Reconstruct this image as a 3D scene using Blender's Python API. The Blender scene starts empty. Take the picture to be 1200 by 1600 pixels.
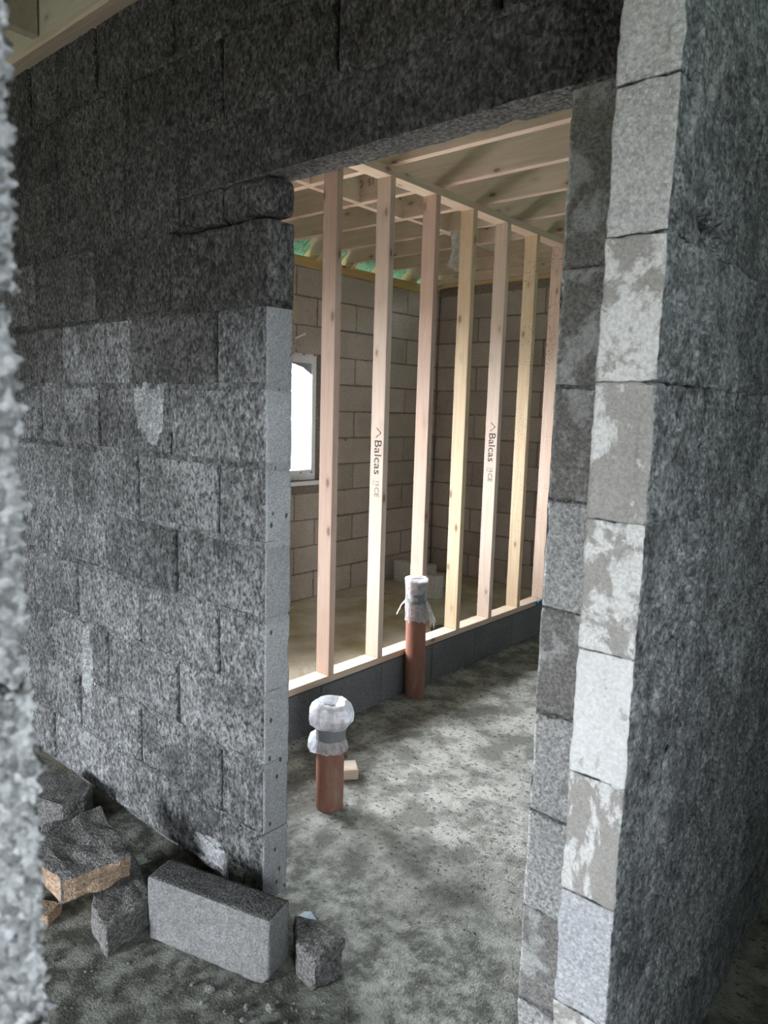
import bpy, bmesh, math, random
import numpy as np
from mathutils import Vector, Matrix, Euler

random.seed(7)
sc = bpy.context.scene
COL = sc.collection
PI = math.pi

# ------------------------------------------------------------------ camera
CAM = (1.579, -1.3302, 1.5212)
YAW, PITCH, ROLL, FPX = 0.7076, 0.1404, -0.0289, 1138.16
def cam_basis():
    F = Vector((-math.sin(YAW) * math.cos(PITCH), math.cos(YAW) * math.cos(PITCH), -math.sin(PITCH)))
    R = Vector((math.cos(YAW), math.sin(YAW), 0)); D = F.cross(R)
    c, s = math.cos(ROLL), math.sin(ROLL)
    return c * R + s * D, -s * R + c * D, F
_R, _D, _F = cam_basis()
cd = bpy.data.cameras.new('camera')
cam = bpy.data.objects.new('camera', cd); COL.objects.link(cam)
cam.matrix_world = Matrix(((_R.x, -_D.x, -_F.x, CAM[0]), (_R.y, -_D.y, -_F.y, CAM[1]), (_R.z, -_D.z, -_F.z, CAM[2]), (0, 0, 0, 1)))
cd.sensor_fit = 'VERTICAL'; cd.sensor_height = 36.0; cd.lens = FPX * 36.0 / 1600.0
cd.clip_start = 0.02; cd.clip_end = 500
cd.dof.use_dof = True; cd.dof.focus_distance = 3.0; cd.dof.aperture_fstop = 8.5
sc.camera = cam

# ------------------------------------------------------------------ world, daylight, exposure
w = bpy.data.worlds.new('overcast_sky'); sc.world = w; w.use_nodes = True
bg = w.node_tree.nodes['Background']
bg.inputs[0].default_value = (0.90, 0.95, 1.0, 1); bg.inputs[1].default_value = 78.0
vs = sc.view_settings
vs.view_transform = 'Standard'; vs.look = 'None'; vs.gamma = 1.0; vs.use_curve_mapping = False
vs.exposure = 0.0
sc.cycles.max_bounces = 10; sc.cycles.diffuse_bounces = 6; sc.cycles.transparent_max_bounces = 16
sc.cycles.sample_clamp_indirect = 8.0
sc.cycles.caustics_reflective = False; sc.cycles.caustics_refractive = False

def portal(name, loc, rot, sx, sy):
    # daylight entering through a wall opening: a portal only guides the sampling of the sky
    d = bpy.data.lights.new(name, 'AREA'); d.shape = 'RECTANGLE'; d.size = sx; d.size_y = sy
    d.cycles.is_portal = True
    o = bpy.data.objects.new(name, d); COL.objects.link(o)
    o.location = loc; o.rotation_euler = rot
# openings: (x or y range, z range)
WIN1 = (1.62, 2.85, 0.93, 1.95)      # in the left wall, seen through the studs (y0,y1,z0,z1)
WIN_ADDED = (0.18, 1.40, 0.55, 2.05)      # in the left wall, unseen behind the front wall, added to light the studs
DOOR_S = (-1.60, -0.55, -0.05, 1.72)   # inferred door opening of the near room, unseen, shaped for its light (x0,x1,z0,z1)
HALL_ADDED = (-2.10, -1.60, 0.95, 2.45)   # opening added in the unseen east wall to light the hall face (y0,y1,z0,z1)
YS = -4.6; XE = 2.75; XL = -2.70; YE = 4.40; XS = -0.845; FZ = -0.05
for n, W in (('window_daylight', WIN1), ('window_daylight.001', WIN_ADDED)):
    portal(n, (XL - 0.13, (W[0] + W[1]) / 2, (W[2] + W[3]) / 2), (0, -PI / 2, 0), W[3] - W[2], W[1] - W[0])
W = DOOR_S; portal('door_daylight', ((W[0] + W[1]) / 2, YS - 0.12, (W[2] + W[3]) / 2), (PI / 2, 0, 0), W[1] - W[0], W[3] - W[2])
W = HALL_ADDED; portal('hall_added_daylight', (XE + .12, (W[0] + W[1]) / 2, (W[2] + W[3]) / 2), (0, PI / 2, 0), W[3] - W[2], W[1] - W[0])

# ------------------------------------------------------------------ numpy noise
def _hash(ix, iy, iz, s):
    n = (ix.astype(np.int64) * 374761393 + iy.astype(np.int64) * 668265263 + iz.astype(np.int64) * 2147483647 + s * 1274126177) & 0xffffffff
    n = ((n ^ (n >> 13)) * 1274126177) & 0xffffffff
    n = ((n ^ (n >> 16)) * 2246822519) & 0xffffffff
    n = n ^ (n >> 15)
    return (n & 0xffffff) / float(0xffffff)
def vnoise(P, s=0):
    I = np.floor(P); f = P - I; f = f * f * (3 - 2 * f); I = I.astype(np.int64)
    out = np.zeros(len(P))
    for dx in (0, 1):
        for dy in (0, 1):
            for dz in (0, 1):
                wgt = (f[:, 0] if dx else 1 - f[:, 0]) * (f[:, 1] if dy else 1 - f[:, 1]) * (f[:, 2] if dz else 1 - f[:, 2])
                out += wgt * _hash(I[:, 0] + dx, I[:, 1] + dy, I[:, 2] + dz, s)
    return out * 2 - 1
def fbm(P, s=0, o=3):
    out = np.zeros(len(P)); a = 1.0
    for k in range(o):
        out += a * vnoise(P * (2.03 ** k), s + k); a *= 0.5
    return out
def cells(P, s=0):
    I = np.floor(P).astype(np.int64); best = np.full(len(P), 9.0); rid = np.zeros(len(P))
    for dx in (-1, 0, 1):
        for dy in (-1, 0, 1):
            for dz in (-1, 0, 1):
                J = I + np.array((dx, dy, dz))
                q = np.stack([_hash(J[:, 0], J[:, 1], J[:, 2], s + k) for k in range(3)], -1) + J
                d = np.sqrt(((P - q) ** 2).sum(1)); m = d < best
                best[m] = d[m]; rid[m] = _hash(J[m, 0], J[m, 1], J[m, 2], s + 9)
    return best, rid

# ------------------------------------------------------------------ mesh helpers
def gridbox(hx, hy, hz, res):
    """welded, subdivided box surface centred on the origin: verts, quads, face axis ids"""
    n = [max(1, int(round(2 * h / r))) for h, r in zip((hx, hy, hz), res if isinstance(res, (tuple, list)) else (res,) * 3)]
    H = (hx, hy, hz); idx = {}; V = []; Q = []; A = []
    def vid(i, j, k):
        key = (i, j, k)
        if key not in idx:
            idx[key] = len(V)
            V.append((-hx + 2 * hx * i / n[0], -hy + 2 * hy * j / n[1], -hz + 2 * hz * k / n[2]))
        return idx[key]
    for ax in range(3):
        b, c = (ax + 1) % 3, (ax + 2) % 3
        for side in (0, 1):
            for p in range(n[b]):
                for q in range(n[c]):
                    quad = []
                    for (dp, dq) in ((0, 0), (1, 0), (1, 1), (0, 1)):
                        t = [0, 0, 0]; t[ax] = n[ax] * side; t[b] = p + dp; t[c] = q + dq
                        quad.append(vid(*t))
                    Q.append(quad if side else quad[::-1]); A.append((ax, side))
    return np.array(V, float), Q, A
def rounded(V, H, r):
    H = np.array(H); q = np.clip(V, -(H - r), H - r); d = V - q
    L = np.linalg.norm(d, axis=1, keepdims=True); L[L == 0] = 1
    return q + d / L * r, d / L
def mesh_from(name, V, Q, mats, mi=None, smooth=False):
    me = bpy.data.meshes.new(name)
    me.from_pydata(np.asarray(V).tolist(), [], Q)
    for m in mats: me.materials.append(m)
    if mi is not None: me.polygons.foreach_set('material_index', mi)
    if smooth: me.polygons.foreach_set('use_smooth', [True] * len(me.polygons))
    me.update(); return me
def link(name, me, parent=None, loc=(0, 0, 0), rot=(0, 0, 0), scale=None):
    o = bpy.data.objects.new(name, me); COL.objects.link(o)
    o.location = loc; o.rotation_euler = rot
    if scale: o.scale = scale
    if parent is not None: o.parent = parent
    return o
def empty(name, loc=(0, 0, 0), rot=(0, 0, 0)):
    o = bpy.data.objects.new(name, None); COL.objects.link(o)
    o.location = loc; o.rotation_euler = rot; o.empty_display_size = 0.05
    return o
def tag(o, label, cat, group=None, kind=None):
    o['label'] = label; o['category'] = cat
    if group: o['group'] = group
    if kind: o['kind'] = kind
    return o
def struct(o): o['kind'] = 'structure'; return o
def boxmesh(name, lo, hi, mat, bev=0.0):
    bm = bmesh.new()
    bmesh.ops.create_cube(bm, size=1.0)
    lo, hi = Vector(lo), Vector(hi)
    for v in bm.verts: v.co = Vector((lo[i] + (v.co[i] + 0.5) * (hi[i] - lo[i]) for i in range(3)))
    if bev: bmesh.ops.bevel(bm, geom=bm.edges[:], offset=bev, segments=1, affect='EDGES', profile=0.5)
    me = bpy.data.meshes.new(name); bm.to_mesh(me); bm.free(); me.materials.append(mat); return me
def boxes_mesh(name, boxes, mat):
    V = []; Q = []
    for lo, hi in boxes:
        b = len(V)
        for x in (lo[0], hi[0]):
            for y in (lo[1], hi[1]):
                for z in (lo[2], hi[2]): V.append((x, y, z))
        Q += [[b + i for i in f] for f in ((0, 1, 3, 2), (4, 6, 7, 5), (0, 4, 5, 1), (2, 3, 7, 6), (0, 2, 6, 4), (1, 5, 7, 3))]
    return mesh_from(name, V, Q, [mat])

# ------------------------------------------------------------------ materials
class NT:
    def __init__(s, name):
        s.m = bpy.data.materials.new(name); s.m.use_nodes = True; s.t = s.m.node_tree
        s.b = s.t.nodes['Principled BSDF']; s.out = s.t.nodes['Material Output']
        s.b.inputs['Specular IOR Level'].default_value = 0.25
    def n(s, typ, **kw):
        x = s.t.nodes.new(typ)
        for k, v in kw.items():
            if hasattr(x, k): setattr(x, k, v)
        return x
    def set(s, sock, v):
        if isinstance(v, bpy.types.NodeSocket): s.t.links.new(v, sock)
        elif isinstance(v, (tuple, list)) and len(v) == 3 and sock.type == 'RGBA': sock.default_value = (*v, 1)
        else: sock.default_value = v
    def pos(s, scale=(1, 1, 1), rand=False, obj=False, rot=(0, 0, 0), off=(0, 0, 0)):
        if obj: p = s.n('ShaderNodeTexCoord').outputs['Object']
        else: p = s.n('ShaderNodeNewGeometry').outputs['Position']
        if rand:
            oi = s.n('ShaderNodeObjectInfo'); mu = s.n('ShaderNodeVectorMath', operation='SCALE')
            mu.inputs[0].default_value = (37, 53, 71); s.set(mu.inputs['Scale'], oi.outputs['Random'])
            ad = s.n('ShaderNodeVectorMath', operation='ADD'); s.set(ad.inputs[0], p); s.set(ad.inputs[1], mu.outputs[0]); p = ad.outputs[0]
        mp = s.n('ShaderNodeMapping'); s.set(mp.inputs[0], p); mp.inputs['Scale'].default_value = scale
        mp.inputs['Rotation'].default_value = rot; mp.inputs['Location'].default_value = off
        return mp.outputs[0]
    def noise(s, v, scale, detail=4, rough=0.55, dist=0.0):
        x = s.n('ShaderNodeTexNoise'); s.set(x.inputs['Vector'], v)
        x.inputs['Scale'].default_value = scale; x.inputs['Detail'].default_value = detail
        x.inputs['Roughness'].default_value = rough; x.inputs['Distortion'].default_value = dist
        return x.outputs[0]
    def voro(s, v, scale, out='Distance', feature='F1', rnd=1.0):
        x = s.n('ShaderNodeTexVoronoi', feature=feature); s.set(x.inputs['Vector'], v)
        x.inputs['Scale'].default_value = scale; x.inputs['Randomness'].default_value = rnd
        return x.outputs[out]
    def ramp(s, f, stops):
        x = s.n('ShaderNodeValToRGB'); s.set(x.inputs[0], f); e = x.color_ramp.elements
        while len(e) < len(stops): e.new(0.5)
        for k, (p, c) in enumerate(stops):
            e[k].position = p; e[k].color = (c, c, c, 1) if not isinstance(c, (tuple, list)) else (*c, 1)
        return x.outputs[0]
    def mr(s, f, a, b, c=0.0, d=1.0, smooth=False):
        x = s.n('ShaderNodeMapRange'); x.interpolation_type = 'SMOOTHSTEP' if smooth else 'LINEAR'
        s.set(x.inputs[0], f)
        for k, v in enumerate((a, b, c, d)): x.inputs[k + 1].default_value = v
        return x.outputs[0]
    def mix(s, f, a, b, mode='MIX'):
        x = s.n('ShaderNodeMix', data_type='RGBA', blend_type=mode)
        s.set(x.inputs[0], f); s.set(x.inputs[6], a); s.set(x.inputs[7], b); return x.outputs[2]
    def math(s, op, a, b=None):
        x = s.n('ShaderNodeMath', operation=op); s.set(x.inputs[0], a)
        if b is not None: s.set(x.inputs[1], b)
        return x.outputs[0]
    def sep(s, v):
        x = s.n('ShaderNodeSeparateXYZ'); s.set(x.inputs[0], v); return x.outputs
    def bump(s, h, strength=1.0, dist=0.003, nrm=None):
        x = s.n('ShaderNodeBump'); s.set(x.inputs['Height'], h)
        x.inputs['Strength'].default_value = strength; x.inputs['Distance'].default_value = dist
        if nrm is not None: s.set(x.inputs['Normal'], nrm)
        return x.outputs[0]
    def rnd(s): return s.n('ShaderNodeObjectInfo').outputs['Random']
    def done(s, col, rough=0.9, nrm=None):
        s.set(s.b.inputs['Base Color'], col); s.set(s.b.inputs['Roughness'], rough)
        if nrm is not None: s.set(s.b.inputs['Normal'], nrm)
        return s.m

def concrete(name, c1, c2, grit=130.0, bump=0.004, stretch=(1, 1, 1), rot=(0, 0, 0), patch=None, patch2=None, pspeck=.55, clump=0.0, pores=0.35, var=0.25, speck=0.5, rough=0.92, dark_specks=None):
    """c1..c2 cement tone; aggregate speckle; patch = (scale, lo, hi, colour, stretch, rotation) stains with a shape of their own"""
    t = NT(name)
    p = t.pos(stretch, rand=True, rot=rot); pw = t.pos()
    big = t.noise(pw, 2.3, 5, 0.6)
    col = t.mix(t.mr(big, 0.3, 0.7), c1, c2)
    g = t.voro(p, grit); gc = t.voro(p, grit, 'Color'); gs = t.sep(gc)[0]
    fine = t.noise(p, grit * 0.55, 4, 0.7)
    pitm = t.mr(fine, 0.36, 0.60, 1.0 - pores, 1.0 + pores * 0.5)
    agg = t.mr(gs, 0.0, 1.0, 1.0 - speck, 1.0 + speck)
    mul = t.math('MULTIPLY', pitm, agg)
    mul = t.math('MULTIPLY', mul, t.mr(t.rnd(), 0, 1, 1 - var, 1 + var))
    if clump:
        mul = t.math('MULTIPLY', mul, t.mr(t.noise(p, grit * .16, 5, .65), .34, .66, 1 - clump, 1 + clump))
    cmb = t.n('ShaderNodeCombineColor')
    for k in range(3): t.set(cmb.inputs[k], mul)
    col = t.mix(1.0, col, cmb.outputs[0], 'MULTIPLY')
    for P in (patch, patch2):
        if P:
            ps, lo, hi, pc, pst, pro = P
            pp = t.pos(pst, rand=True, rot=pro)
            msk = t.mr(t.noise(pp, ps, 7, 0.68, 0.3), lo, hi, 0, 1, True)
            col = t.mix(t.math('MULTIPLY', msk, t.mr(fine, 0.40, 0.60, pspeck, 1.0)), col, pc)
    if dark_specks:
        ds = t.voro(t.pos((1, 1, 0.6)), dark_specks)
        col = t.mix(t.mr(ds, 0.10, 0.16, 0.85, 0.0), col, (0.02, 0.02, 0.02))
    h = t.math('ADD', t.math('MULTIPLY', t.math('SUBTRACT', 1.0, g), 0.6), t.math('MULTIPLY', fine, 1.2))
    nb = t.bump(h, 1.0, bump)
    return t.done(col, rough, nb)

def wood(name, base, dark, axis=2, knots=0.8, spatter=False, var=0.12):
    t = NT(name); st = [22.0, 22.0, 22.0]; st[axis] = 0.9
    p = t.pos(tuple(st), rand=True, obj=True)
    ring = t.noise(p, 2.2, 5, 0.55, 1.2)
    fine = t.noise(p, 14.0, 3, 0.6)
    f = t.math('ADD', t.math('MULTIPLY', ring, 0.75), t.math('MULTIPLY', fine, 0.25))
    col = t.mix(t.mr(f, 0.38, 0.66), base, dark)
    blotch = t.noise(t.pos((3, 3, 3), rand=True, obj=True), 1.3, 3, 0.5)
    col = t.mix(t.mr(blotch, 0.4, 0.75, 0.0, 0.35), col, tuple(min(1, c * f) for c, f in zip(dark, (1.05, .92, .9))))
    ks = [11.0, 11.0, 11.0]; ks[axis] = 5.0
    kp = t.pos(tuple(ks), rand=True, obj=True)
    kd = t.voro(kp, 1.0)
    kn = t.mr(kd, 0.07, 0.15, knots, 0.0, True)
    col = t.mix(kn, col, (0.16, 0.075, 0.04))
    hal = t.mr(kd, 0.12, 0.32, 0.35 * knots, 0.0, True)
    col = t.mix(hal, col, tuple(c * .62 for c in dark))
    if spatter:
        sp = t.pos((1, 1, 0.75)); sd = t.voro(sp, 85.0); sn = t.noise(t.pos(), 5.0, 3)
        z = t.sep(t.pos())[2]
        msk = t.math('MULTIPLY', t.mr(sd, 0.2, 0.3, 1.0, 0.0), t.mr(sn, 0.46, 0.56))
        msk = t.math('MULTIPLY', msk, t.mr(z, 1.3, 1.7, 0.35, 1.0))
        col = t.mix(msk, col, (0.06, 0.05, 0.045))
    v = t.mr(t.rnd(), 0, 1, 1 - var, 1 + var); cmb = t.n('ShaderNodeCombineColor')
    for k in range(3): t.set(cmb.inputs[k], v)
    col = t.mix(1.0, col, cmb.outputs[0], 'MULTIPLY')
    return t.done(col, 0.75, t.bump(f, 0.35, 0.0015))

M = {}
G = lambda v, t=0.0: (v * (1 + t), v, v * (1 - t))
Z3 = (1, 1, 1)
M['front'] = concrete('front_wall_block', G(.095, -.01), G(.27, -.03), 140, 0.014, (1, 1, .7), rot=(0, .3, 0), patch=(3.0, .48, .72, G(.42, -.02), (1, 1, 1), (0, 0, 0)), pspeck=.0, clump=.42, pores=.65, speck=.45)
M['front_dark'] = concrete('front_wall_dark_block', G(.055, .04), G(.10, .03), 140, 0.012, (1, 1, .7), patch=(4.0, .55, .75, G(.2), Z3, (0, 0, 0)), pspeck=.0, clump=.35, pores=.6, speck=.5)  # darker tone for the upper courses
M['front_mid'] = concrete('front_wall_mid_block', G(.105, .02), G(.175, 0), 140, 0.013, (1, 1, .7), patch=(3.4, .50, .74, G(.32), Z3, (0, 0, 0)), pspeck=.0, clump=.35, pores=.6, speck=.45)
M['front_mortar'] = concrete('front_wall_mortar', G(.10), G(.17), 200, 0.006, pores=.5)
M['splash'] = concrete('mortar_splash', G(.30, -.03), G(.38, -.04), 170, 0.010, pores=.45, speck=.3, clump=.25)
M['reveal'] = concrete('reveal_block', G(.33, -.02), G(.42, -.03), 260, 0.003, pores=.2, speck=.2, var=.12, dark_specks=26)
M['nib'] = concrete('nib_block', G(.19, .05), G(.25, .03), 200, 0.004, patch=(7.5, .50, .60, G(.52, -.01), Z3, (0, 0, 0)), pores=.3, speck=.25, var=.1)
M['nib_pale'] = concrete('nib_pale_block', G(.36, 0), G(.46, 0), 200, 0.004, patch=(8, .56, .68, G(.2, .04), Z3, (0, 0, 0)), pores=.35, speck=.3, var=.1)
M['right'] = concrete('right_wall_block', G(.18, -.05), G(.29, -.05), 150, 0.005, (1, 1, 1), rot=(0, 0, 0), patch=(4.5, .50, .70, G(.46, -.04), (1, 1, .6), (.25, 0, 0)), patch2=(3.2, .54, .70, G(.06, -.05), (1, 1, .4), (.2, 0, 0)), pspeck=.1, clump=.5, pores=.5, speck=.45, var=.06)
M['right_mortar'] = concrete('right_wall_mortar', G(.13, -.05), G(.2, -.05), 190, 0.008, pores=.5)
M['pier_grey'] = concrete('pier_grey_end', G(.47, .01), G(.56, 0), 240, 0.003, patch=(60, .66, .72, G(.22, .03), Z3, (0, 0, 0)), pores=.25, speck=.2, var=.05)
M['pier_mottled'] = concrete('pier_mottled_end', G(.30, .05), G(.35, .04), 260, 0.002, patch=(9.0, .47, .54, G(.72, 0), Z3, (0, 0, 0)), pores=.12, speck=.12, var=.05)
M['pier_white'] = concrete('pier_white_end', G(.66, -.01), G(.70, 0), 260, 0.002, patch=(30, .60, .68, G(.36, .05), (1, 1, .6), (0, .35, 0)), pores=.1, speck=.08, var=.03)
M['pier_streaked'] = concrete('pier_streaked_end', G(.30, .05), G(.35, .04), 260, 0.002, patch=(6.5, .50, .56, G(.70, 0), (2.6, 1, .9), (0, -.6, 0)), pores=.12, speck=.1, var=.04)
M['pier_blue'] = concrete('pier_pale_end', (.46, .47, .50), (.52, .525, .545), 240, 0.003, patch=(6, .62, .70, G(.58, 0), Z3, (0, 0, 0)), pores=.22, speck=.2, var=.04)
M['near'] = concrete('near_block_aggregate', G(.18, -.03), G(.27, -.03), 180, 0.003, pores=.35, speck=.55, var=.06)
M['inner'] = concrete('inner_wall_block', (.42, .365, .33), (.53, .47, .43), 240, 0.003, patch=(5, .60, .75, (.33, .285, .255), Z3, (0, 0, 0)), pores=.22, speck=.18, var=.14)
M['inner_mortar'] = concrete('inner_wall_mortar', (.24, .205, .18), (.33, .285, .255), 240, 0.004, pores=.3)
M['plain'] = concrete('plain_blockwork', G(.3), G(.38), 160, 0.004)
M['dwarf'] = concrete('dwarf_wall_block', G(.13, -.01), G(.20, 0), 220, 0.003, pores=.3, speck=.2, var=.1)
M['lintel'] = concrete('lintel_concrete', G(.14, .04), G(.22, .03), 150, 0.008, patch=(9, .58, .74, G(.34), Z3, (0, 0, 0)), pores=.5, speck=.45)
M['rubble'] = concrete('rubble_block', G(.11, .02), G(.20, .02), 190, 0.006, pores=.5, speck=.4, var=.1)
M['rubble_brown'] = concrete('rubble_brown_break', (.34, .24, .165), (.46, .34, .25), 190, 0.006, pores=.35, speck=.25, var=.1)
M['loose'] = concrete('loose_block', G(.20, -.01), G(.27, -.01), 260, 0.006, pores=.25, speck=.2, clump=.15, var=.02)
M['loose_top'] = concrete('loose_block_shaded_top', G(.07), G(.13), 200, 0.006, pores=.5, speck=.35, var=.02)  # darker copy of the block colour: shade of the top face painted in
M['pale_block'] = concrete('pale_spare_block', G(.55), G(.65), 240, 0.003, pores=.25, speck=.2, var=.05)
M['pink'] = wood('pink_pine', (.66, .49, .40), (.54, .38, .30))
M['yellow'] = wood('yellow_pine', (.67, .53, .37), (.55, .41, .26))
M['white_pine'] = wood('white_pine', (.68, .56, .47), (.58, .45, .36))
M['yellow_sp'] = wood('spattered_pine', (.70, .56, .39), (.58, .43, .27), spatter=True)
M['pink_sp'] = wood('spattered_pink_pine', (.70, .54, .44), (.58, .42, .33), spatter=True)
M['pink_y'] = wood('plate_pine', (.70, .56, .44), (.58, .43, .32), axis=1)
M['plate_yellow'] = wood('wall_plate_pine', (.62, .45, .22), (.50, .33, .14), axis=1)
M['joist'] = wood('joist_pine', (.74, .57, .47), (.60, .45, .36), axis=0, knots=.9)
M['rafter'] = wood('rafter_pine', (.72, .55, .33), (.56, .38, .2), axis=0)
M['board'] = wood('ceiling_board', (.52, .50, .40), (.42, .40, .31), axis=0, knots=.7)
M['scrap_wood'] = wood('scrap_timber', (.68, .58, .47), (.5, .4, .3), axis=0, knots=.3)

def simple(name, col, rough=0.6, **kw):
    t = NT(name); n = t.noise(t.pos(), 30, 3); c = t.mix(t.mr(n, .3, .7), tuple(x * .93 for x in col), tuple(min(1, x * 1.05) for x in col))
    t.done(c, rough)
    for k, v in kw.items(): t.b.inputs[k].default_value = v
    return t.m
M['upvc'] = simple('white_upvc', (.88, .89, .91), .3)
M['film_red'] = simple('film_print_red', (.55, .12, .22), .4)
M['film_grey'] = simple('film_grey', (.30, .33, .36), .4)
M['tape'] = simple('grey_tape', (.20, .20, .205), .45)
M['ink'] = simple('stamp_ink', (.05, .045, .045), .7)
M['ink_faint'] = simple('stamp_ink_faint', (.24, .19, .16), .7)
M['blue'] = simple('blue_plastic', (.06, .2, .42), .35)
M['foil'] = simple('pale_blue_plastic', (.55, .65, .78), .25)
M['dark_scrap'] = simple('dark_scrap', (.05, .045, .04), .7)
M['ground'] = simple('outside_ground', (.13, .12, .10), .95)
M['bounce_ground'] = simple('pale_bounce_ground', (.72, .68, .62), .95)
M['white_tie'] = simple('white_wall_tie', (.85, .85, .83), .35)

def pipe_mat():
    t = NT('terracotta_pipe'); p = t.pos()
    n = t.noise(p, 9, 4); c = t.mix(t.mr(n, .3, .7), (.23, .10, .065), (.29, .13, .09))
    d = t.noise(t.pos((1, 1, .35)), 24, 5, .7)
    z = t.sep(p)[2]
    dust = t.math('MULTIPLY', t.mr(d, .45, .68), t.mr(z, -.05, .22, 1.0, .25))
    c = t.mix(dust, c, (.30, .22, .18))
    return t.done(c, .5)
M['pipe'] = pipe_mat()
def film_mat(name, a=.5):
    t = NT(name); n = t.noise(t.pos(), 45, 4, .6)
    tr = t.n('ShaderNodeBsdfTransparent'); tr.inputs[0].default_value = (.93, .94, .96, 1)
    tl = t.n('ShaderNodeBsdfTranslucent'); tl.inputs[0].default_value = (.8, .82, .86, 1)
    t.done((.80, .82, .86), .25, t.bump(n, .7, .006)); t.b.inputs['Specular IOR Level'].default_value = .6
    m1 = t.n('ShaderNodeMixShader'); m1.inputs[0].default_value = .35
    t.t.links.new(t.b.outputs[0], m1.inputs[1]); t.t.links.new(tl.outputs[0], m1.inputs[2])
    m2 = t.n('ShaderNodeMixShader'); t.set(m2.inputs[0], t.mr(n, .3, .7, a - .2, a + .2))
    t.t.links.new(m1.outputs[0], m2.inputs[1]); t.t.links.new(tr.outputs[0], m2.inputs[2])
    t.t.links.new(m2.outputs[0], t.out.inputs[0]); return t.m
M['film'] = film_mat('clear_polythene', .45)
M['bag'] = film_mat('milky_polythene', .33)
def glass_mat():
    t = NT('window_glass'); tr = t.n('ShaderNodeBsdfTransparent'); gl = t.n('ShaderNodeBsdfGlossy')
    gl.inputs['Roughness'].default_value = .02; fr = t.n('ShaderNodeFresnel'); fr.inputs[0].default_value = 1.45
    m = t.n('ShaderNodeMixShader'); t.t.links.new(fr.outputs[0], m.inputs[0]); t.t.links.new(tr.outputs[0], m.inputs[1]); t.t.links.new(gl.outputs[0], m.inputs[2])
    t.t.links.new(m.outputs[0], t.out.inputs[0]); return t.m
M['glass'] = glass_mat()
def membrane_mat():
    t = NT('green_membrane'); p = t.pos(); n = t.noise(p, 6, 4)
    c = t.mix(t.mr(n, .3, .7), (.20, .50, .33), (.36, .66, .50))
    s = t.voro(t.pos((1, 2.6, 1), rot=(0, 0, .6)), 9.0, 'Distance', 'DISTANCE_TO_EDGE')
    c = t.mix(t.mr(s, .03, .05, .75, 0), c, (.05, .22, .13))
    return t.done(c, .6)
M['membrane'] = membrane_mat()
def floor_mat():
    t = NT('rough_screed'); p = t.pos(); s = t.sep(p); x, y = s[0], s[1]
    fine = t.noise(p, 120, 4, .7); g = t.voro(p, 150)
    mid = t.noise(p, 7, 7, .66); big = t.noise(p, 1.8, 4, .5)
    # pale screed of the inner room with dark pits and scuffed dirt
    c = t.mix(t.mr(mid, .42, .58), (.185, .18, .16), (.43, .42, .385))
    pits = t.math('MAXIMUM', t.mr(t.noise(t.pos((1, 1.3, 1)), 42, 3, .6), .58, .64), t.mr(t.noise(t.pos((1.2, 1, 1), off=(3, 1, 0)), 19, 5, .7), .60, .66))
    c = t.mix(t.math('MULTIPLY', pits, .85), c, (.08, .075, .065))
    scuf = t.math('MULTIPLY', t.mr(t.noise(t.pos((1.1, .55, 1), rot=(0, 0, .5)), 5.0, 6, .7, .6), .50, .60), .8)
    near = t.mr(t.math('ADD', y, t.math('MULTIPLY', big, -.9)), -.45, .45, 1.0, 0.0, True)
    c = t.mix(t.math('MULTIPLY', scuf, t.mr(near, 0, 1, .40, 1.0)), c, (.085, .085, .078))
    # compacted dirt on the near room's slab, also painting shade onto the threshold
    dirt = t.mix(t.mr(t.noise(p, 13, 8, .75), .44, .62), (.075, .077, .066), (.28, .285, .26))
    dm = t.mr(t.math('ADD', y, t.math('MULTIPLY', t.noise(p, 4, 6, .7), -.9)), -.28, .30, 1.0, 0.0, True)
    c = t.mix(dm, c, dirt)
    # brown silt left by standing water west of the studs
    sm = t.mr(t.math('ADD', x, t.math('MULTIPLY', mid, .1)), -.95, -.85, 1.0, 0.0)
    sm = t.math('MULTIPLY', sm, t.mr(y, .0, .15))
    silt = t.mix(t.mr(t.noise(p, 3.2, 6, .65), .38, .62), (.50, .405, .27), (.66, .60, .52))
    grit = t.mr(t.noise(p, 60, 3, .6), .62, .68)
    silt = t.mix(t.math('MULTIPLY', grit, .7), silt, (.08, .06, .04))
    c = t.mix(sm, c, silt)
    h = t.math('ADD', t.math('MULTIPLY', fine, .7), t.math('ADD', t.math('MULTIPLY', t.math('SUBTRACT', 1.0, g), .3), t.math('MULTIPLY', mid, 2.0)))
    return t.done(c, t.mr(sm, 0, 1, .88, .45), t.bump(h, 1.0, .006))
M['floor'] = floor_mat()
def water_mat():
    t = NT('muddy_water'); p = t.pos(); n = t.noise(p, 2.6, 5, .6)
    c = t.mix(t.mr(n, .38, .62), (.46, .365, .23), (.66, .60, .52))
    t.done(c, .06, t.bump(t.noise(p, 9, 2), .12, .004)); t.b.inputs['Specular IOR Level'].default_value = .6
    return t.m
M['water'] = water_mat()

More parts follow.
